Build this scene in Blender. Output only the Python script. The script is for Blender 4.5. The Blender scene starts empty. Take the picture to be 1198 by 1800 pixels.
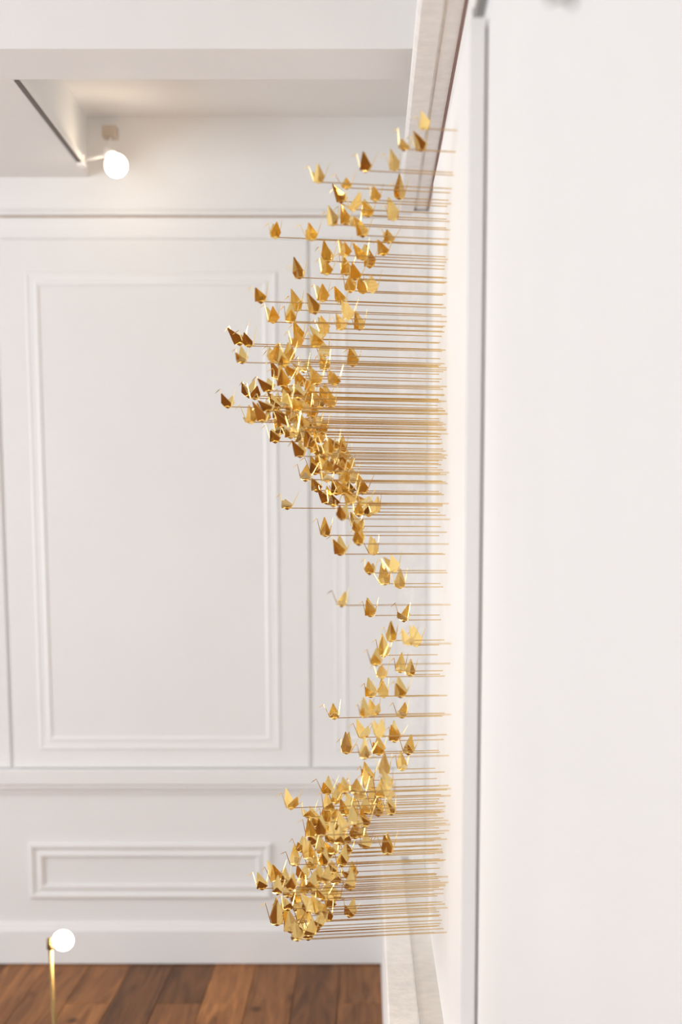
import bpy, bmesh, math, random
from mathutils import Vector, Matrix

C = bpy.context.scene
COL = C.collection
rnd = random.Random(7)

# ------------------------------------------------------------------ camera
F, CX, CY, HOR = 2800.0, 645.0, 1390.0, 945.0      # px in the 1198x1800 frame
TH = math.atan((CY - HOR) / F)                     # camera pitched down, lens shifted up
EYE = Vector((0, 0, 1.5))
S, K = math.sin(TH), math.cos(TH)
R_, U_, W_ = Vector((1, 0, 0)), Vector((0, S, K)), Vector((0, K, -S))

def ray(px, py):
    return R_ * ((px - CX) / F) + U_ * (-(py - CY) / F) + W_

def at_y(px, py, Y):
    d = ray(px, py); return EYE + d * (Y / d.y)

def at_x(px, py, X):
    d = ray(px, py); return EYE + d * (X / d.x)

def at_z(px, py, z):
    d = ray(px, py); return EYE + d * ((z - 1.5) / d.z)

def proj(p):
    v = p - EYE
    zc = v.dot(W_)
    return CX + F * v.dot(R_) / zc, CY - F * v.dot(U_) / zc

cam = bpy.data.cameras.new('camera')
cam.sensor_fit = 'VERTICAL'; cam.sensor_height = 36.0; cam.sensor_width = 24.0
cam.lens = F * 36.0 / 1800.0
cam.shift_x = (599 - CX) / 1800.0
cam.shift_y = (CY - 900) / 1800.0
cam.clip_start = 0.05
cam.dof.use_dof = True
cam.dof.focus_distance = 3.78
cam.dof.aperture_fstop = 1.8
co = bpy.data.objects.new('camera', cam); COL.objects.link(co)
co.location = EYE
co.rotation_euler = (math.pi / 2 - TH, 0, 0)
C.camera = co

# ------------------------------------------------------------------ world, daylight, exposure
w = bpy.data.worlds.new('world'); C.world = w; w.use_nodes = True
bg = w.node_tree.nodes['Background']
bg.inputs[0].default_value = (0.82, 0.91, 1.0, 1); bg.inputs[1].default_value = 2.0

def area(name, loc, rot, sx, sy, power, col):
    l = bpy.data.lights.new(name, 'AREA'); l.shape = 'RECTANGLE'; l.size = sx; l.size_y = sy
    l.energy = power; l.color = col
    o = bpy.data.objects.new(name, l); COL.objects.link(o); o.location = loc; o.rotation_euler = rot
    return o
YF = 5.52                      # far wall
XW = 0.20                      # right wall
XL, YN, ZC = -4.6, -2.4, 0.0
for i, y in enumerate((-1.2, 1.0, 3.2)):      # daylight panels outside the windows, tilted up to brighten ceiling and beam
    area('daylight_left', (XL - 0.3, y, 1.5), (0, -math.pi / 2 - 0.42, 0), 1.9, 1.4, (18, 40, 300)[i], (0.86, 0.935, 1.0))
for i, x in enumerate((-3.7, -2.0)):
    area('daylight_behind', (x, YN - 0.25, 1.65), (math.pi / 2, 0, 0), 1.4, 1.9, 150, (0.89, 0.95, 1.0))

sp = bpy.data.lights.new('added_warm_spot', 'SPOT'); sp.energy = 105; sp.color = (1.0, 0.76, 0.52)  # unseen spot without a fixture, added to warm the board
sp.spot_size = math.radians(62); sp.spot_blend = 0.8; sp.shadow_soft_size = 0.05
spo = bpy.data.objects.new('added_warm_spot', sp); COL.objects.link(spo); spo.location = (-2.3, 3.5, 2.55)
spo.rotation_euler = (Vector((0.17, 3.7, 1.3)) - Vector((-2.3, 3.5, 2.55))).to_track_quat('-Z', 'Y').to_euler()

vs = C.view_settings
vs.view_transform = 'Standard'; vs.look = 'None'; vs.gamma = 1.0; vs.use_curve_mapping = False
vs.exposure = -1.08
C.cycles.max_bounces = 14; C.cycles.diffuse_bounces = 8; C.cycles.glossy_bounces = 8
C.cycles.sample_clamp_indirect = 6.0

# ------------------------------------------------------------------ materials
def mat(name, col, rough=0.5, metal=0.0, noise=None, bump=0.0, bscale=60.0, spec=0.5):
    m = bpy.data.materials.new(name); m.use_nodes = True
    nt = m.node_tree; b = nt.nodes['Principled BSDF']
    b.inputs['Base Color'].default_value = (*col, 1); b.inputs['Roughness'].default_value = rough
    b.inputs['Metallic'].default_value = metal
    b.inputs['Specular IOR Level'].default_value = spec
    tc = nt.nodes.new('ShaderNodeTexCoord')
    if noise:
        n = nt.nodes.new('ShaderNodeTexNoise'); n.inputs['Scale'].default_value = noise[0]; n.inputs['Detail'].default_value = 5
        r = nt.nodes.new('ShaderNodeValToRGB')
        k = noise[1]
        r.color_ramp.elements[0].position = 0.3; r.color_ramp.elements[1].position = 0.7
        r.color_ramp.elements[0].color = (*[c * (1 - k) for c in col], 1)
        r.color_ramp.elements[1].color = (*[min(1, c * (1 + k)) for c in col], 1)
        nt.links.new(tc.outputs['Object'], n.inputs['Vector'])
        nt.links.new(n.outputs['Fac'], r.inputs['Fac']); nt.links.new(r.outputs['Color'], b.inputs['Base Color'])
    if bump:
        n2 = nt.nodes.new('ShaderNodeTexNoise'); n2.inputs['Scale'].default_value = bscale; n2.inputs['Detail'].default_value = 3
        bp = nt.nodes.new('ShaderNodeBump'); bp.inputs['Strength'].default_value = bump; bp.inputs['Distance'].default_value = 0.01
        nt.links.new(tc.outputs['Object'], n2.inputs['Vector'])
        nt.links.new(n2.outputs['Fac'], bp.inputs['Height']); nt.links.new(bp.outputs['Normal'], b.inputs['Normal'])
    return m

def emis(name, col, strength):
    m = bpy.data.materials.new(name); m.use_nodes = True; nt = m.node_tree
    nt.nodes.remove(nt.nodes['Principled BSDF'])
    e = nt.nodes.new('ShaderNodeEmission'); e.inputs[0].default_value = (*col, 1); e.inputs[1].default_value = strength
    nt.links.new(e.outputs[0], nt.nodes['Material Output'].inputs[0]); return m

M_WALL = mat('white_wall_paint', (0.815, 0.805, 0.79), 0.55, noise=(3, 0.012), bump=0.03, bscale=25, spec=0.3)
M_TRIM = mat('white_trim_paint', (0.835, 0.825, 0.81), 0.4, noise=(4, 0.012), spec=0.4)
M_CEIL = mat('white_ceiling_paint', (0.83, 0.82, 0.80), 0.7, noise=(3, 0.01), spec=0.2)
M_OLD = mat('brushed_trim_paint', (0.87, 0.845, 0.82), 0.6, noise=(30, 0.05), bump=0.25, bscale=45, spec=0.3)
M_BOARD = mat('white_board_paint', (0.85, 0.84, 0.83), 0.45, noise=(6, 0.008), spec=0.3)
M_GAP = mat('shadow_gap_brown', (0.28, 0.16, 0.13), 0.8)  # shade of the narrow gaps, painted as a brown base colour
M_TAN = mat('tan_paint_and_ledge_shade', (0.50, 0.42, 0.345), 0.7, noise=(20, 0.05))  # adapter box colour; also paints the shade under the far ledge
M_STEEL = mat('grey_metal', (0.42, 0.42, 0.41), 0.35, 1.0, noise=(20, 0.05))
M_BRASS = mat('satin_brass', (0.20, 0.135, 0.055), 0.5, 1.0, noise=(15, 0.05))
M_GOLD = mat('mirror_gold', (0.94, 0.72, 0.285), 0.04, 1.0, noise=(40, 0.02), bump=0.06, bscale=70)
M_ROD = mat('gold_rod', (0.80, 0.57, 0.24), 0.09, 1.0, noise=(40, 0.04))
M_DARK = mat('dark_door_wood', (0.035, 0.022, 0.016), 0.4, noise=(6, 0.3))
M_SLOT = mat('dark_track_slot', (0.10, 0.075, 0.06), 0.5)
M_BULB = emis('warm_bulb', (1.0, 0.80, 0.58), 28)
M_BULB2 = emis('warm_globe', (1.0, 0.80, 0.58), 350)

def wood_mat():
    m = bpy.data.materials.new('oak_planks'); m.use_nodes = True; nt = m.node_tree; b = nt.nodes['Principled BSDF']
    b.inputs['Roughness'].default_value = 0.5; b.inputs['Specular IOR Level'].default_value = 0.18
    oi = nt.nodes.new('ShaderNodeObjectInfo'); tc = nt.nodes.new('ShaderNodeTexCoord')
    off = nt.nodes.new('ShaderNodeVectorMath'); off.operation = 'SCALE'
    comb = nt.nodes.new('ShaderNodeCombineXYZ')
    mul = nt.nodes.new('ShaderNodeMath'); mul.operation = 'MULTIPLY'; mul.inputs[1].default_value = 37
    nt.links.new(oi.outputs['Random'], mul.inputs[0])
    nt.links.new(mul.outputs[0], comb.inputs[0]); nt.links.new(mul.outputs[0], comb.inputs[1])
    add = nt.nodes.new('ShaderNodeVectorMath'); add.operation = 'ADD'
    nt.links.new(tc.outputs['Object'], add.inputs[0]); nt.links.new(comb.outputs[0], add.inputs[1])
    mp = nt.nodes.new('ShaderNodeMapping'); mp.inputs['Scale'].default_value = (26, 2.0, 26)
    nt.links.new(add.outputs[0], mp.inputs['Vector'])
    n = nt.nodes.new('ShaderNodeTexNoise'); n.inputs['Scale'].default_value = 1.0; n.inputs['Detail'].default_value = 6; n.inputs['Distortion'].default_value = 1.2
    nt.links.new(mp.outputs[0], n.inputs['Vector'])
    g = nt.nodes.new('ShaderNodeValToRGB'); g.color_ramp.elements[0].position = 0.28; g.color_ramp.elements[1].position = 0.72
    g.color_ramp.elements[0].color = (0.15, 0.054, 0.013, 1); g.color_ramp.elements[1].color = (0.46, 0.20, 0.065, 1)
    nt.links.new(n.outputs['Fac'], g.inputs['Fac'])
    # plank to plank tone
    t = nt.nodes.new('ShaderNodeValToRGB')
    t.color_ramp.elements[0].color = (0.46, 0.42, 0.39, 1); t.color_ramp.elements[1].color = (1.25, 1.2, 1.12, 1)
    nt.links.new(oi.outputs['Random'], t.inputs['Fac'])
    mx = nt.nodes.new('ShaderNodeMix'); mx.data_type = 'RGBA'; mx.blend_type = 'MULTIPLY'; mx.inputs[0].default_value = 1.0
    nt.links.new(g.outputs[0], mx.inputs[6]); nt.links.new(t.outputs[0], mx.inputs[7])
    # knots
    v = nt.nodes.new('ShaderNodeTexVoronoi'); v.inputs['Scale'].default_value = 4.2
    mp2 = nt.nodes.new('ShaderNodeMapping'); mp2.inputs['Scale'].default_value = (1, 0.6, 0.02)
    nt.links.new(add.outputs[0], mp2.inputs['Vector']); nt.links.new(mp2.outputs[0], v.inputs['Vector'])
    kr = nt.nodes.new('ShaderNodeValToRGB'); kr.color_ramp.elements[0].position = 0.03; kr.color_ramp.elements[1].position = 0.11
    kr.color_ramp.elements[0].color = (0.10, 0.07, 0.05, 1); kr.color_ramp.elements[1].color = (1, 1, 1, 1)
    nt.links.new(v.outputs['Distance'], kr.inputs['Fac'])
    mx2 = nt.nodes.new('ShaderNodeMix'); mx2.data_type = 'RGBA'; mx2.blend_type = 'MULTIPLY'; mx2.inputs[0].default_value = 0.85
    nt.links.new(mx.outputs[2], mx2.inputs[6]); nt.links.new(kr.outputs[0], mx2.inputs[7])
    nt.links.new(mx2.outputs[2], b.inputs['Base Color'])
    return m
M_WOOD = wood_mat()
M_UNDER = mat('floor_underlay', (0.05, 0.025, 0.012), 0.8)

def glass_mat():
    m = bpy.data.materials.new('window_glass'); m.use_nodes = True; nt = m.node_tree
    nt.nodes.remove(nt.nodes['Principled BSDF'])
    t = nt.nodes.new('ShaderNodeBsdfTransparent'); g = nt.nodes.new('ShaderNodeBsdfGlossy'); g.inputs['Roughness'].default_value = 0.02
    x = nt.nodes.new('ShaderNodeMixShader'); x.inputs[0].default_value = 0.06
    nt.links.new(t.outputs[0], x.inputs[1]); nt.links.new(g.outputs[0], x.inputs[2])
    nt.links.new(x.outputs[0], nt.nodes['Material Output'].inputs[0]); return m
M_GLASS = glass_mat()

# ------------------------------------------------------------------ mesh helpers
def link_mesh(name, bm, m, parent=None, smooth=False):
    me = bpy.data.meshes.new(name); bmesh.ops.recalc_face_normals(bm, faces=bm.faces[:])
    if smooth:
        for f in bm.faces: f.smooth = True
    bm.to_mesh(me); bm.free(); me.materials.append(m)
    o = bpy.data.objects.new(name, me); COL.objects.link(o)
    if parent: o.parent = parent
    return o

def add_box(bm, x0, x1, y0, y1, z0, z1, bev=0.0):
    vs_ = [bm.verts.new((x, y, z)) for x in (x0, x1) for y in (y0, y1) for z in (z0, z1)]
    fs = [(0, 1, 3, 2), (4, 6, 7, 5), (0, 4, 5, 1), (2, 3, 7, 6), (0, 2, 6, 4), (1, 5, 7, 3)]
    faces = [bm.faces.new([vs_[i] for i in f]) for f in fs]
    if bev:
        es = list({e for f in faces for e in f.edges})
        bmesh.ops.bevel(bm, geom=es, offset=bev, segments=2, affect='EDGES', profile=0.5)

def box(name, b, m, parent=None, bev=0.0):
    bm = bmesh.new(); add_box(bm, *b, bev=bev)
    return link_mesh(name, bm, m, parent)

def lathe(bm, prof, axis_o, axis_d, seg=20):
    d = Vector(axis_d).normalized(); a = d.orthogonal().normalized(); b = d.cross(a)
    rings = []
    for (r, t) in prof:
        c = Vector(axis_o) + d * t
        if r < 1e-6: rings.append([bm.verts.new(c)]); continue
        rings.append([bm.verts.new(c + (a * math.cos(2 * math.pi * i / seg) + b * math.sin(2 * math.pi * i / seg)) * r) for i in range(seg)])
    for r0, r1 in zip(rings, rings[1:]):
        for i in range(seg):
            j = (i + 1) % seg
            q = [r0[i % len(r0)], r0[j % len(r0)], r1[j % len(r1)], r1[i % len(r1)]]
            q2 = []
            for v in q:
                if v not in q2: q2.append(v)
            if len(q2) >= 3: bm.faces.new(q2)
    for r in (rings[0], rings[-1]):
        if len(r) > 2: bm.faces.new(r)

def struct(o):
    o['kind'] = 'structure'; return o

def thing(name, label, cat, loc=(0, 0, 0), group=None):
    o = bpy.data.objects.new(name, None); COL.objects.link(o); o.location = loc
    o.empty_display_size = 0.02
    o['label'] = label; o['category'] = cat
    if group: o['group'] = group
    return o

def extrude_profile(name, prof, a, b, nrm, up, m, parent=None, cut_a=0.0, cut_b=0.0):
    """sweep a 2-D profile (out along nrm, along up) from a to b; cut_* shears the ends for mitres"""
    a, b, nrm, up = map(Vector, (a, b, nrm, up)); t = (b - a).normalized()
    bm = bmesh.new()
    ra = [bm.verts.new(a + nrm * o_ + up * u_ + t * (u_ * cut_a)) for o_, u_ in prof]
    rb = [bm.verts.new(b + nrm * o_ + up * u_ - t * (u_ * cut_b)) for o_, u_ in prof]
    n = len(prof)
    for i in range(n):
        j = (i + 1) % n
        bm.faces.new((ra[i], ra[j], rb[j], rb[i]))
    bm.faces.new(ra); bm.faces.new(rb)
    return link_mesh(name, bm, m, parent)

# ------------------------------------------------------------------ setting: measures
Z_CEIL = at_y(400, 205, YF).z
Z_SOF = at_y(80, 312, YF).z
X_SOF = at_y(155, 305, YF).x
Z_SHELF = at_y(700, 380, YF).z
Y_B1 = at_z(400, 140, Z_SOF).y
Y_B0 = at_z(400, 86, Z_SOF).y

# floor of single planks
floor = struct(box('floor', (XL - 0.1, XW + 0.1, YN - 0.1, YF + 0.1, -0.12, -0.022), M_UNDER))
PW = 0.148
def plank_mesh(L, wd):
    bm = bmesh.new(); add_box(bm, -wd / 2 + 0.0008, wd / 2 - 0.0008, 0.0008, L - 0.0008, -0.02, 0.0)
    top = [e for e in bm.edges if all(v.co.z > -0.001 for v in e.verts)]
    bmesh.ops.bevel(bm, geom=top, offset=0.0014, segments=1, affect='EDGES')
    me = bpy.data.meshes.new('plank'); bmesh.ops.recalc_face_normals(bm, faces=bm.faces[:]); bm.to_mesh(me); bm.free()
    me.materials.append(M_WOOD); return me
pm = {L: plank_mesh(L, PW) for L in (0.5, 0.9, 1.3, 1.8, 2.4)}
x = XW - PW / 2
rows = 0
while x > XL:
    y = YF
    first = True
    while y > YN:
        vis = x > -1.6
        L = rnd.choice((0.5, 0.9, 1.3)) if (first and vis) else (1.8 if vis and y > 3 else 2.4)
        p = bpy.data.objects.new('plank', pm[L]); COL.objects.link(p); p.parent = floor
        p.location = (x, y - L, 0); y -= L; first = False
    x -= PW; rows += 1

ceiling = struct(box('ceiling', (XL - 0.1, XW + 0.1, YN - 0.1, YF + 0.1, Z_CEIL, Z_CEIL + 0.1), M_CEIL))
soffit = struct(box('trim_1', (XL, X_SOF, Y_B1, YF, Z_SOF, Z_CEIL), M_CEIL))
soffit['label'] = 'dropped ceiling soffit behind the beam at upper left'
beam = struct(box('trim_2', (XL, XW, Y_B0, Y_B1, Z_SOF, Z_CEIL), M_TRIM, bev=0.003))
beam['label'] = 'white boxed ceiling beam crossing the room'

wall_back = struct(box('wall_back', (XL - 0.1, XW + 0.1, YF, YF + 0.1, 0, Z_CEIL), M_WALL))
wall_right = struct(box('wall_right', (XW, XW + 0.1, YN - 0.1, YF, 0, Z_CEIL), M_WALL))

def wall_with_openings(name, horiz, pos, thick, a0, a1, z1, ops):
    """wall in x (horiz) or y with rectangular openings (a, b, z0, z1)"""
    bm = bmesh.new()
    def bx(u0, u1, v0, v1):
        if u1 - u0 < 1e-4 or v1 - v0 < 1e-4: return
        if horiz: add_box(bm, u0, u1, pos - thick, pos, v0, v1)
        else: add_box(bm, pos - thick, pos, u0, u1, v0, v1)
    cur = a0
    for (u0, u1, v0, v1) in sorted(ops):
        bx(cur, u0, 0, z1); bx(u0, u1, 0, v0); bx(u0, u1, v1, z1); cur = u1
    bx(cur, a1, 0, z1)
    return struct(link_mesh(name, bm, M_WALL))
WL = [(y - 0.75, y + 0.75, 0.75, 2.55) for y in (-1.2, 1.0, 3.2)]
WN = [(x_ - 0.75, x_ + 0.75, 0.75, 2.55) for x_ in (-3.7, -2.0)]
wall_with_openings('wall_left', False, XL, 0.1, YN, YF, Z_CEIL, WL)
wall_with_openings('wall_front', True, YN, 0.1, XL - 0.1, XW + 0.1, Z_CEIL, WN)
nwin = 0
def window(horiz, pos, u0, u1, v0, v1):
    global nwin; nwin += 1
    root = struct(thing('window_%d' % nwin, 'white framed window', 'window'))
    del root['category']; del root['label']
    def bx(nm, a, b, c, d, t0, t1, m):
        if horiz: return box(nm, (a, b, pos - t1, pos - t0, c, d), m, root)
        return box(nm, (pos - t1, pos - t0, a, b, c, d), m, root)
    fw = 0.06
    bx('frame_rail', u0, u1, v0, v0 + fw, 0.02, 0.08, M_TRIM); bx('frame_rail', u0, u1, v1 - fw, v1, 0.02, 0.08, M_TRIM)
    bx('frame_stile', u0, u0 + fw, v0 + fw, v1 - fw, 0.02, 0.08, M_TRIM); bx('frame_stile', u1 - fw, u1, v0 + fw, v1 - fw, 0.02, 0.08, M_TRIM)
    um, vm = (u0 + u1) / 2, v0 + (v1 - v0) * 0.55
    bx('glazing_bar', um - 0.02, um + 0.02, v0 + fw, v1 - fw, 0.03, 0.07, M_TRIM)
    bx('meeting_rail', u0 + fw, um - 0.02, vm - 0.02, vm + 0.02, 0.03, 0.07, M_TRIM)
    bx('meeting_rail', um + 0.02, u1 - fw, vm - 0.02, vm + 0.02, 0.03, 0.07, M_TRIM)
    for a, b in ((u0 + fw, um - 0.02), (um + 0.02, u1 - fw)):
        for c, d in ((v0 + fw, vm - 0.02), (vm + 0.02, v1 - fw)):
            bx('pane', a, b, c, d, 0.048, 0.052, M_GLASS)
for o_ in WL: window(False, XL, *o_)
for o_ in WN: window(True, YN, *o_)
# unseen dark door added behind the camera for the gold to reflect
door = struct(box('added_door_1', (-0.92, 0.06, YN, YN + 0.035, 0.0, 2.15), M_DARK, bev=0.003))
bm = bmesh.new(); lathe(bm, [(0.012, 0), (0.012, 0.03), (0.024, 0.035), (0.026, 0.05), (0.015, 0.062)], (-0.84, YN + 0.035, 1.0), (0, 1, 0))
link_mesh('door_knob', bm, M_BRASS, door, True)

# ---- far wall joinery
def fx(px, py=900): return at_y(px, py, YF).x
def fz(py, px=300): return at_y(px, py, YF).z
XR_PIL = fx(698)
# picture ledge on the far wall and its frieze band
Z_SH = Z_SHELF
prof_shelf = [(0, 0), (0.016, 0), (0.022, 0.004), (0.022, 0.010), (0, 0.014)]
t = struct(extrude_profile('trim_3', prof_shelf, (XL, YF, Z_SH), (XW, YF, Z_SH), (0, -1, 0), (0, 0, 1), M_TRIM)); t['label'] = 'picture ledge along the far wall'
t = struct(box('trim_4', (XL, XR_PIL, YF - 0.008, YF, Z_SH - 0.020, Z_SH), M_TAN)); t['label'] = 'brown strip painted as the shadow under the far picture ledge'  # thin strip coloured like the shade below the ledge
zf1 = fz(420); zf0 = fz(384)
prof = [(0, 0), (0.004, 0), (0.008, 0.012), (0.008, zf0 - zf1 - 0.03), (0.010, zf0 - zf1 - 0.015), (0.010, zf0 - zf1), (0, zf0 - zf1)]
t = struct(extrude_profile('trim_5', prof, (XL, YF, zf1), (XR_PIL, YF, zf1), (0, -1, 0), (0, 0, 1), M_TRIM)); t['label'] = 'white frieze band below the picture ledge'
# chair rail
z1, z0 = fz(1350), fz(1394)
h = z1 - z0
prof = [(0, 0), (0.012, 0), (0.014, 0.012), (0.024, h * 0.18), (0.024, h * 0.24), (0.034, h * 0.26), (0.034, h * 0.36), (0.044, h * 0.42), (0.046, h - 0.004), (0.042, h), (0, h)]
t = struct(extrude_profile('trim_6', prof, (XL, YF, z0), (XR_PIL, YF, z0), (0, -1, 0), (0, 0, 1), M_TRIM)); t['label'] = 'white moulded chair rail on the far wall'
Z_CR0, Z_CR1 = z0, z1
# raised wall panels between frieze and chair rail
panels = []
zp0, zp1 = Z_CR1 + 0.004, zf1 - 0.002
def px_panel(x0, x1):
    return box('wall_panel', (x0, x1, YF - 0.012, YF, zp0, zp1), M_WALL, wall_back, bev=0.003)
gx = 0.006
xa, xb = fx(11), fx(545)
px_panel(xb + gx, XR_PIL); px_panel(xa, xb - gx)
pwid = xb - xa
px_panel(xa - gx * 2 - pwid, xa - gx * 2); px_panel(XL + 0.02, xa - gx * 4 - pwid)

def moulding_frame(x0, x1, z0, z1, prof, y0):
    n = (0, -1, 0)
    extrude_profile('moulding_strip', prof, (x0, y0, z0), (x1, y0, z0), n, (0, 0, 1), M_TRIM, wall_back, 1, 1)
    extrude_profile('moulding_strip', prof, (x0, y0, z1), (x1, y0, z1), n, (0, 0, -1), M_TRIM, wall_back, 1, 1)
    extrude_profile('moulding_strip', prof, (x0, y0, z0), (x0, y0, z1), n, (1, 0, 0), M_TRIM, wall_back, 1, 1)
    extrude_profile('moulding_strip', prof, (x1, y0, z0), (x1, y0, z1), n, (-1, 0, 0), M_TRIM, wall_back, 1, 1)
wm = 0.048
pr_up = [(0, 0), (0.004, 0.0), (0.006, 0.006), (0.0035, 0.014), (0.003, wm * 0.6), (0.0055, wm * 0.72), (0.005, wm * 0.85), (0.001, wm), (0, wm)]
mx0, mx1 = fx(58, 900), fx(489, 900)
mz0, mz1 = fz(1317), fz(478)
moulding_frame(mx0, mx1, mz0, mz1, pr_up, YF - 0.012)
mb0 = fx(587); moulding_frame(mb0, mb0 + (mx1 - mx0), mz0, mz1, pr_up, YF - 0.012) if False else moulding_frame(mb0, XR_PIL + 0.06, mz0, mz1, pr_up, YF - 0.012)
sh = mx1 - (xa - gx * 2 - (xb - mx1))
moulding_frame(mx0 - sh, mx1 - sh, mz0, mz1, pr_up, YF - 0.012)
# lower panel mouldings
wl = 0.052
pr_lo = [(0, 0), (0.009, 0), (0.014, 0.006), (0.014, 0.014), (0.006, 0.022), (0.006, 0.030), (0.011, 0.038), (0.011, 0.046), (0.002, wl), (0, wl)]
lx0, lx1 = fx(52, 1530), fx(476, 1530)
lz0, lz1 = fz(1579), fz(1482)
moulding_frame(lx0, lx1, lz0, lz1, pr_lo, YF)
moulding_frame(lx0 - sh, lx1 - sh, lz0, lz1, pr_lo, YF)
# baseboard
zb = fz(1622)
prof = [(0, 0), (0.022, 0), (0.022, zb - 0.03), (0.016, zb - 0.018), (0.012, zb - 0.006), (0.004, zb), (0, zb)]
struct(extrude_profile('baseboard_back', prof, (XL, YF, 0.004), (fx(669, 1640), YF, 0.004), (0, -1, 0), (0, 0, 1), M_TRIM))
for nm, a, b, n in (('baseboard_left', (XL, YN, 0.002), (XL, YF - 0.03, 0.002), (1, 0, 0)),
                    ('baseboard_front', (XL + 0.03, YN, 0.002), (-0.95, YN, 0.002), (0, 1, 0))):
    struct(extrude_profile(nm, prof, a, b, n, (0, 0, 1), M_TRIM))

# ---- right wall joinery
# corner pilaster / casing
XP = XR_PIL
ZLED = at_y(668, 1500, YF).z
bm = bmesh.new()
add_box(bm, XP, XW, YF - 0.05, YF, 0, Z_SH - 0.004, 0.003)
t = struct(link_mesh('trim_7', bm, M_OLD)); t['label'] = 'white corner casing where far and right walls meet'
bm = bmesh.new(); add_box(bm, XP + 0.045, XW, YF - 0.11, YF - 0.051, 0, Z_SH - 0.004, 0.004)
t = struct(link_mesh('trim_8', bm, M_OLD)); t['label'] = 'inner step of the corner casing'
# picture ledge on the right wall with grooved underside
XS0 = at_y(699, 380, YF).x
xs = XW - XS0
prof = [(0, 0.008), (0.006, 0.008), (0.006, 0), (xs * 0.40, 0), (xs * 0.42, 0.006), (xs * 0.46, 0.006), (xs * 0.5, -0.004), (xs * 0.93, -0.004), (xs, 0.002), (xs, 0.028), (0, 0.034)]
t = struct(extrude_profile('trim_9', prof, (XW, 0.2, Z_SH), (XW, YF - 0.051, Z_SH), (-1, 0, 0), (0, 0, 1), M_OLD)); t['label'] = 'brushed white picture ledge along the right wall'
t = struct(box('trim_10', (XW - 0.005, XW, 0.2, YF - 0.115, Z_SH - 0.006, Z_SH + 0.007), M_GAP)); t['label'] = 'brown strip painted as the shadow gap between ledge and right wall'  # brown fill that paints in the shadow line along the wall
# low boxed ledge along the foot of the right wall
XL0 = at_y(669, 1640, YF).x
XL1 = at_y(705, 1560, YF).x
t = struct(box('trim_11', (XL0, XL1, 2.6, YF - 0.001, 0, ZLED), M_OLD, bev=0.004)); t['label'] = 'white rounded lip of the low ledge at the right wall'
t = struct(box('trim_12', (XL1 + 0.001, XW, 2.6, YF - 0.115, 0, ZLED - 0.012), M_OLD, bev=0.002)); t['label'] = 'flat top of the low ledge against the right wall'

# ------------------------------------------------------------------ mounting board
XB = 0.170
Y_N = at_x(848, HOR, XW).y
Y_FAR = at_x(757, HOR, XB).y
zt_n, zt_f = at_y(825, 30, Y_N).z, at_y(766, 322, Y_FAR).z
zb_f = at_y(752, 1622, Y_FAR).z
zb_n = zb_f + (zt_n - zt_f) * 0.4
board = thing('display_board', 'large white board on the right wall carrying the gold cranes', 'board', (XB + 0.013, (Y_N + Y_FAR) / 2, zb_f))
bm = bmesh.new()
ct = [(Y_N, zb_n), (Y_FAR, zb_f), (Y_FAR, zt_f), (Y_N, zt_n)]
vv = [[bm.verts.new((xx, y_, z_)) for y_, z_ in ct] for xx in (XB, XB + 0.026)]
bm.faces.new(vv[0]); bm.faces.new(vv[1][::-1])
for i in range(4):
    j = (i + 1) % 4; bm.faces.new((vv[0][i], vv[0][j], vv[1][j], vv[1][i]))
bmesh.ops.bevel(bm, geom=bm.edges[:], offset=0.0025, segments=2, affect='EDGES')
bmesh.ops.translate(bm, verts=bm.verts[:], vec=-board.location)
link_mesh('face_panel', bm, M_BOARD, board)
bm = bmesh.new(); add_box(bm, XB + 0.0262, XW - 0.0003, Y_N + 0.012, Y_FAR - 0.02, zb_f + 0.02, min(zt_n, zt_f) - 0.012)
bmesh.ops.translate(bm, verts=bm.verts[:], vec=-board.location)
o = link_mesh('gap_shade_strip', bm, M_GAP, board); o['label'] = 'dark strip painted as shade in the gap behind the board edge'  # fills the gap; its brown stands in for the shade there

# grey hanging rail on the wall near the board's top corner
pr = at_x(836, 29, XW - 0.012)
hr = thing('hanging_rail', 'grey metal rail on the right wall at the board top corner', 'rail', pr)
bm = bmesh.new(); add_box(bm, -0.004, 0.0115, -0.42, 0.0, -0.011, 0.011, 0.002); link_mesh('rail_bar', bm, M_STEEL, hr)
bm = bmesh.new(); add_box(bm, -0.006, 0.0115, -0.004, 0.002, -0.013, 0.013, 0.001); link_mesh('end_cap', bm, M_STEEL, hr)
pk = at_x(990, -4, XW - 0.01)
hk = thing('wall_hook', 'small grey hook high on the bare right wall, cut by the frame', 'hook', pk)
bm = bmesh.new(); lathe(bm, [(0.009, 0), (0.009, 0.004), (0.003, 0.006), (0.003, 0.02), (0.006, 0.022), (0.006, 0.026)], (0.0099, 0, 0), (-1, 0, 0), 14); link_mesh('hook_post', bm, M_STEEL, hk, True)

# ------------------------------------------------------------------ lamps
# track light under the soffit edge
YT = YF - 0.22
te = Vector((X_SOF, YT, Z_SOF))
tl = thing('track_light', 'lit track lamp at the end of the rail on the ceiling soffit', 'lamp', te)
bm = bmesh.new(); add_box(bm, 0.0005, 0.020, -(YT - Y_B1) + 0.002, 0.0, 0.0, 0.022, 0.001); link_mesh('track_rail', bm, M_TRIM, tl)
bm = bmesh.new(); add_box(bm, 0.004, 0.0165, -(YT - Y_B1) + 0.002, -0.01, -0.003, -0.0002); o = link_mesh('track_slot', bm, M_SLOT, tl); o['label'] = 'dark slot in the rail'
bm = bmesh.new(); add_box(bm, 0.0005, 0.026, 0.0, 0.04, -0.01, 0.026, 0.004); link_mesh('end_cap', bm, M_TRIM, tl)
bm = bmesh.new(); lathe(bm, [(0.004, 0), (0.004, 0.001)], (0.0255, 0.02, 0.002), (1, 0, 0), 10); link_mesh('cap_screw', bm, M_SLOT, tl)
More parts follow.
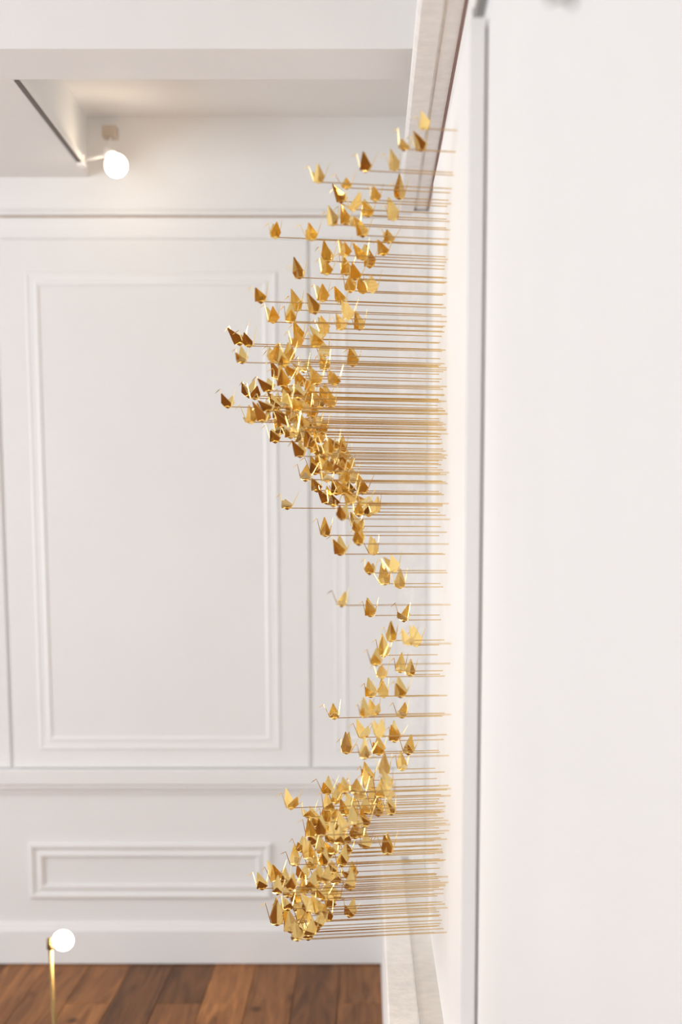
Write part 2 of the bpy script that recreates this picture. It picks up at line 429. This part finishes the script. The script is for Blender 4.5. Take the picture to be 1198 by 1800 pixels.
bp = at_y(204, 291, YT - 0.05) - te
hp = at_y(194, 272, YT) - te
ap = at_y(194, 234, YT + 0.12) - te
bm = bmesh.new(); lathe(bm, [(0.005, 0), (0.005, (hp - Vector((0.026, 0.01, 0.008))).length)], (0.026, 0.01, 0.008), hp - Vector((0.026, 0.01, 0.008)), 12); link_mesh('arm', bm, M_TRIM, tl, True)
dd = (bp - hp).normalized()
bm = bmesh.new(); lathe(bm, [(0.0, -0.03), (0.014, -0.03), (0.018, -0.02), (0.020, 0.0), (0.022, 0.02), (0.018, 0.02)], hp, dd, 20); link_mesh('lamp_head', bm, M_TRIM, tl, True)
bm = bmesh.new(); bmesh.ops.create_uvsphere(bm, u_segments=24, v_segments=16, radius=0.036); bmesh.ops.translate(bm, verts=bm.verts[:], vec=bp); link_mesh('bulb', bm, M_BULB, tl, True)
bm = bmesh.new(); add_box(bm, ap.x - 0.024, ap.x + 0.024, ap.y - 0.03, ap.y + 0.02, ap.z - 0.018, ap.z + 0.018, 0.004); o = link_mesh('adapter_box', bm, M_TAN, tl); o['label'] = 'small tan box above the bulb'
bm = bmesh.new(); lathe(bm, [(0.004, 0), (0.004, (ap - hp).length)], hp, ap - hp, 10); link_mesh('stem', bm, M_TRIM, tl, True)

# brass floor lamp, pole runs below the frame to the floor
YLAMP = 2.95
lt = at_y(88, 1656, YLAMP)
lb = at_y(96, 1800, YLAMP)
sl = (lb.x - lt.x) / (lt.z - lb.z)
foot = Vector((lt.x + sl * lt.z, YLAMP, 0.0))
fl = thing('floor_lamp', 'slim brass lamp with lit round bulb above the wooden floor', 'lamp', foot)
top = lt - foot
bm = bmesh.new(); lathe(bm, [(0.0, 0), (0.11, 0), (0.11, 0.008), (0.10, 0.014), (0.012, 0.018), (0.010, 0.04), (0.0, 0.04)], (0, 0, 0), (0, 0, 1), 32); link_mesh('base', bm, M_BRASS, fl, True)
bm = bmesh.new(); lathe(bm, [(0.0042, 0.03), (0.0042, top.length)], (0, 0, 0), top, 14); link_mesh('pole', bm, M_BRASS, fl, True)
bm = bmesh.new(); lathe(bm, [(0.0065, -0.014), (0.0065, 0.006), (0.004, 0.008)], top, (0, 0, 1), 14); link_mesh('pole_cap', bm, M_BRASS, fl, True)
bc = at_y(111, 1653, YLAMP) - foot
sx = bc - top
bm = bmesh.new(); lathe(bm, [(0.004, 0), (0.006, 0.004), (0.008, sx.length - 0.012)], top, sx, 14); link_mesh('bulb_socket', bm, M_BRASS, fl, True)
bm = bmesh.new(); bmesh.ops.create_uvsphere(bm, u_segments=24, v_segments=16, radius=0.019); bmesh.ops.translate(bm, verts=bm.verts[:], vec=bc); link_mesh('bulb', bm, M_BULB2, fl, True)

# ------------------------------------------------------------------ gold cranes
# local frame of a crane: origin where the rod meets the body, -x towards the beak, +x towards the board,
# y across the wings, z up; unit = 1 px at the art (scaled later)
def solidify(bm, th):
    bmesh.ops.recalc_face_normals(bm, faces=bm.faces[:])
    bmesh.ops.solidify(bm, geom=bm.faces[:], thickness=th)

def mesh_of(name, bm, m):
    bmesh.ops.recalc_face_normals(bm, faces=bm.faces[:])
    me = bpy.data.meshes.new(name); bm.to_mesh(me); bm.free(); me.materials.append(m); return me

def wing_mesh(v, skew):
    r = random.Random(100 + v)
    bm = bmesh.new()
    d = r.uniform(-0.75, 0.75); e = r.uniform(-2.2, 2.2); sk = r.uniform(-1.5, 1.0)
    if skew: P = [(-9.5, 0, -1.5), (6.0, 0, 0.5), (-9.3, d * 0.3, 10), (11.0, -d * 0.3, 11), (sk - 7.2, e, 36), (sk - 5.0, e, 35.2), (-1.0, d, -0.6), (-1.5, d, 13)]
    else: P = [(-6.5, 0, 0), (6.5, 0, 0), (-9.4, d * 0.3, 10), (9.6, -d * 0.3, 11), (sk - 0.8, e, 37), (sk + 0.9, e, 36.6), (0.3, d, 0), (sk * 0.3, d, 13)]
    V = [bm.verts.new(p) for p in P]
    for f in ((0, 6, 7, 2), (6, 1, 3, 7), (2, 7, 4), (7, 3, 5), (7, 5, 4)): bm.faces.new([V[i] for i in f])
    solidify(bm, 0.45)
    return mesh_of('wing', bm, M_GOLD)

def strip_mesh(name, pts, widths, depth):
    """folded strip: V section along a polyline in the xz plane"""
    bm = bmesh.new(); rings = []
    for i, p in enumerate(pts):
        a = Vector(pts[max(i - 1, 0)]); b = Vector(pts[min(i + 1, len(pts) - 1)])
        t_ = (b - a).normalized(); n_ = Vector((t_.z, 0, -t_.x)); wd = widths[i]
        c = Vector(p)
        rings.append([bm.verts.new(c - n_ * wd * 0.5), bm.verts.new(c + n_ * wd * 0.5 + Vector((0, depth * wd, 0))), bm.verts.new(c + n_ * wd * 0.5 - Vector((0, depth * wd, 0)))])
    for r0, r1 in zip(rings, rings[1:]):
        for i in range(3):
            j = (i + 1) % 3; bm.faces.new((r0[i], r0[j], r1[j], r1[i]))
    bm.faces.new(rings[0]); bm.faces.new(rings[-1])
    return mesh_of(name, bm, M_GOLD)

def body_mesh(v):
    r = random.Random(v)
    bm = bmesh.new()
    k = r.uniform(0.85, 1.2)
    P = [(-9, 0, 1.0), (9, 0, 0.6), (0, 2.6 * k, 0.3), (0, -2.6 * k, 0.3), (-1, 0, 5 * k), (0.5, 0, -3.8 * k), (-5, 1.6, -1.0), (-5, -1.6, -1.0), (5, 1.6, -1.6), (5, -1.6, -1.6)]
    V = [bm.verts.new(p) for p in P]
    for f in ((0, 2, 4), (2, 1, 4), (1, 3, 4), (3, 0, 4), (0, 6, 2), (2, 8, 1), (1, 9, 3), (3, 7, 0), (0, 5, 6), (6, 5, 8, 2), (8, 5, 1), (1, 5, 9), (9, 5, 7, 3), (7, 5, 0)):
        bm.faces.new([V[i] for i in f])
    return mesh_of('body', bm, M_GOLD)

NV = 7
wings = {k: [wing_mesh(v, k) for v in range(NV)] for k in (0, 1)}
bodies = [body_mesh(v) for v in range(4)]
necks, heads, tails = [], [], []
for v in range(5):
    r = random.Random(50 + v)
    a = math.radians(r.uniform(64, 82)); L = r.uniform(24, 33)
    b0 = Vector((-7.5, 0, 0)); tip = b0 + Vector((-math.cos(a) * L, 0, math.sin(a) * L))
    necks.append(strip_mesh('neck', [b0, b0.lerp(tip, 0.5), tip], [1.7, 1.2, 0.8], 0.35))
    hb = math.radians(r.uniform(28, 55)); HL = r.uniform(9, 13)
    heads.append(strip_mesh('head', [tip + Vector((0.3, 0, 0.4)), tip + Vector((-math.cos(hb) * HL * 0.4, 0, -math.sin(hb) * HL * 0.4 + 0.3)), tip + Vector((-math.cos(hb) * HL, 0, -math.sin(hb) * HL))], [1.0, 1.4, 0.3], 0.35))
    a = math.radians(r.uniform(60, 80)); L = r.uniform(30, 40)
    b0 = Vector((7.5, 0, 0)); tip = b0 + Vector((math.cos(a) * L, 0, math.sin(a) * L))
    tails.append(strip_mesh('tail', [b0, b0.lerp(tip, 0.55), tip], [1.8, 1.3, 0.3], 0.35))
bm = bmesh.new(); lathe(bm, [(1.0, 0), (1.0, 1.0)], (0, 0, 0), (1, 0, 0), 8)
for f in bm.faces:
    if len(f.verts) == 4: f.smooth = True
rod_me = mesh_of('rod', bm, M_ROD)

# image measurements of every crane: x, y of the body foot and the height of its wing
CR = '''746 226 18;740 264 28;709 262 14;693 298 36;641 300 33;559 320 27;609 330 14;600 354 26;659 352 18;701 348 35;620 368 14;646 379 25;
691 385 42;585 395 31;607 393 27;625 397 16;637 414 20;547 421 19;682 425 20;483 417 18;576 459 26;573 481 18;606 449 18;637 455 25;649 468 38;
673 447 18;608 481 25;624 490 22;615 511 28;637 514 30;654 512 28;566 528 30;598 530 25;526 488 31;458 530 16;479 566 25;510 565 25;521 545 30;
553 549 28;525 595 30;521 608 20;437 608 13;611 560 34;631 578 34;570 585 31;600 578 18;561 597 20;556 609 12;421 604 20;425 637 18;479 634 26;
492 636 22;497 643 15;472 687 20;437 696 13;447 700 17;507 632 24;569 625 18;619 641 26;571 648 22;533 652 18;528 676 24;556 674 26;586 675 22;
497 678 30;504 696 14;524 700 20;541 708 28;571 700 24;581 714 20;549 732 26;400 715 18;441 742 18;455 738 30;461 740 24;471 722 15;484 722 20;
489 735 14;503 738 18;491 762 20;483 776 15;488 718 16;503 716 14;510 738 22;510 768 25;516 758 18;534 752 14;545 758 18;566 760 22;543 786 26;
555 795 20;527 802 28;570 800 20;577 797 18;600 795 25;605 808 20;610 824 24;553 832 24;573 828 24;586 830 14;536 843 16;574 845 14;556 862 20;
592 820 12;604 848 14;604 868 20;636 866 32;574 884 24;585 888 14;600 912 28;630 905 20;625 925 16;647 905 16;659 900 26;629 935 20;571 941 32;
630 956 18;597 974 26;656 973 26;504 893 18;649 1007 18;676 1026 34;693 1003 24;702 1032 24;600 1064 14;650 1082 32;709 1090 20;687 1126 34;
673 1152 38;660 1168 20;671 1190 20;716 1132 20;731 1134 38;703 1180 20;720 1186 12;651 1224 26;674 1224 26;703 1224 28;587 1262 18;641 1259 30;
657 1256 16;706 1260 20;638 1296 26;667 1294 30;692 1302 38;608 1323 38;640 1332 32;665 1325 26;717 1324 18;675 1360 34;706 1352 14;645 1372 28;
511 1420 30;575 1395 22;605 1392 20;624 1393 16;541 1436 16;571 1445 36;607 1432 34;545 1470 38;565 1468 36;620 1436 34;596 1458 20;623 1472 24;
647 1385 26;682 1384 24;683 1402 22;656 1412 26;687 1430 26;642 1428 24;654 1428 18;640 1452 24;681 1500 36;620 1448 14;484 1548 34;460 1562 14;
487 1570 16;517 1520 20;542 1508 34;531 1545 32;510 1563 22;534 1570 20;505 1575 12;486 1624 46;510 1636 44;526 1640 24;540 1606 24;546 1644 20;
505 1598 14;522 1652 14;541 1650 12;582 1480 28;605 1482 20;566 1500 20;600 1520 26;642 1490 18;617 1544 24;572 1550 16;590 1552 20;568 1520 22;
615 1562 12;580 1594 26;547 1600 28;575 1618 22;613 1610 26;550 1638 20;560 1628 24;555 1575 20;595 1482 22;
538 724 18;522 722 16;556 748 18;528 776 20;560 776 18;586 790 18;563 814 18;588 806 20;597 832 18;620 846 18;566 812 16;540 764 20;
498 750 16;520 742 18;514 660 18;486 664 16;545 690 18;560 716 16;590 868 16;616 884 18;640 886 16;612 866 18;
632 1404 20;590 1410 22;576 1424 20;556 1452 22;587 1440 24;606 1456 20;632 1470 20;578 1462 22;552 1486 22;530 1496 20;586 1500 22;610 1500 20;
548 1526 22;582 1534 20;560 1550 22;546 1562 20;520 1586 22;566 1580 22;500 1556 22;498 1612 22;530 1620 22;562 1606 22;590 1580 18;524 1602 20;
668 1400 22;664 1432 18;620 1418 22;574 1508 20'''
cranes = [tuple(map(float, c.split())) for c in CR.replace('\n', '').split(';')]

def lerp_tab(tab, y):
    for (y0, a0, b0), (y1, a1, b1) in zip(tab, tab[1:]):
        if y <= y1:
            k = max(0, (y - y0) / (y1 - y0)); return a0 + (a1 - a0) * k, b0 + (b1 - b0) * k
    return tab[-1][1:]
BASE = [(225, 800, 804), (262, 798, 801), (300, 794, 797), (350, 786, 796), (420, 782, 789), (500, 779, 785), (600, 770, 785), (700, 768, 785),
        (800, 768, 789), (900, 768, 791), (1000, 775, 793), (1100, 767, 794), (1300, 765, 795), (1500, 761, 791), (1640, 762, 786)]
BANDS = [(0, 330, 'highest cranes above the picture ledge'), (330, 372, 'row just above the picture ledge'), (372, 430, 'row level with the picture ledge'),
         (430, 500, 'row just below the picture ledge'), (500, 555, 'upper flank of the upper bulge'), (555, 600, 'row between upper flank and upper shoulder'),
         (600, 650, 'upper shoulder of the upper bulge'), (650, 705, 'row just above the upper bulge tip'), (705, 745, 'row at the leftmost tip of upper bulge'),
         (745, 790, 'row just below the upper bulge tip'), (790, 840, 'lower flank of the upper bulge'), (840, 900, 'foot of the upper bulge'),
         (900, 985, 'row narrowing into the waist'), (985, 1100, 'sparse waist of the swarm'), (1100, 1200, 'lower waist of the swarm'),
         (1200, 1275, 'rows below the waist'), (1275, 1345, 'row just above the chair rail'), (1345, 1400, 'row level with the chair rail'),
         (1400, 1440, 'row just under the chair rail'), (1440, 1480, 'row above the lower wall moulding'), (1480, 1515, 'row level with lower moulding top'),
         (1515, 1560, 'row across the lower wall moulding'), (1560, 1600, 'row level with lower moulding bottom'), (1600, 1632, 'row level with the baseboard top'),
         (1632, 1700, 'lowest row of the swarm')]
ORD = ['leftmost', 'second from left', 'third from left', 'fourth from left', 'fifth from left', 'sixth from left', 'seventh from left', 'eighth from left', 'ninth from left',
       'tenth from left', 'eleventh from left', 'twelfth from left', 'thirteenth from left', 'fourteenth from left', 'fifteenth from left', 'sixteenth from left',
       'seventeenth from left', 'eighteenth from left', 'nineteenth from left', 'twentieth from left', 'twenty-first from left', 'twenty-second from left',
       'twenty-third from left', 'twenty-fourth from left']
def part(name, me, parent, mw=None):
    o = bpy.data.objects.new(name, me); COL.objects.link(o); o.parent = parent
    if mw is not None: o.matrix_local = mw
    return o

placed, keep = [], []
for i, (hx, hy, hh) in enumerate(cranes):
    r = random.Random(1000 + i)
    lo, hi = lerp_tab(BASE, hy)
    best = None
    for _ in range(80):                       # stagger neighbours in depth so that no two touch
        bx_ = lo + (hi - lo) * r.random()
        by_ = hy - (hy - 985) * 7.5e-5 * (bx_ - hx)
        base = at_x(bx_, by_, XB); head = at_y(hx, hy, base.y)
        gap_ = min([(head - q).length for q in placed] + [0.075])
        if best is None or gap_ > best[0]: best = (gap_, base, head)
        if gap_ >= 0.075: break
    gap_, base, head = best
    if i >= 209 and gap_ < 0.042: continue    # no room left inside the clump
    placed.append(head); keep.append((hx, hy, hh, base, head))
cranes = keep
labels = {}
for b0, b1, txt in BANDS:
    row = sorted(i for i in range(len(cranes)) if b0 <= cranes[i][1] < b1)
    row.sort(key=lambda i: cranes[i][0])
    for k, i in enumerate(row):
        labels[i] = 'gold crane, %s in the %s' % (ORD[k], txt)

for i, (hx, hy, hh, base, head) in enumerate(cranes):
    r = random.Random(5000 + i)
    sc = (head - EYE).dot(W_) / F * (1.0 if hh < 38 else hh / 38.0) * r.uniform(0.93, 1.07)
    root = thing('origami_crane', labels[i], 'crane', base, 'gold folded cranes on rods from the wall board')
    v = head - base
    # rod
    ax = (-v).normalized()           # from crane to board
    rot = ax.to_track_quat('X', 'Z').to_matrix().to_4x4()
    att = v + ax * (5 * sc)
    L = (-att).length
    part('rod', rod_me, root, Matrix.Translation(att) @ rot @ Matrix.Diagonal((L, 0.00105, 0.00105, 1)))
    # crane body frame
    yaw = r.gauss(0, 0.19); pit = r.gauss(0.0, 0.09); rol = r.gauss(0, 0.12)
    base_m = Matrix.Translation(v) @ Matrix.Rotation(yaw, 4, 'Z') @ Matrix.Rotation(pit, 4, 'Y') @ Matrix.Rotation(rol, 4, 'X') @ Matrix.Scale(sc, 4)
    part('body', bodies[i % 4], root, base_m)
    nk = r.randrange(5)
    n_o = part('neck', necks[nk], root, base_m); part('head', heads[nk], n_o)
    part('tail', tails[r.randrange(5)], root, base_m)
    t1 = math.acos(min(0.995, hh / 40.0)); t1 = max(0.12, min(t1, 1.15)) + r.gauss(0, 0.05)
    t2 = t1 * r.uniform(0.5, 1.05)
    skw = 1 if r.random() < (0.85 if hy < 900 else 0.25) else 0
    for sgn, tt in ((-1, t1), (1, t2)):
        wm_ = base_m @ Matrix.Translation((0, sgn * 1.5, 0.5)) @ Matrix.Rotation(-sgn * tt, 4, 'X')
        part('wing', wings[skw][r.randrange(NV)], root, wm_)
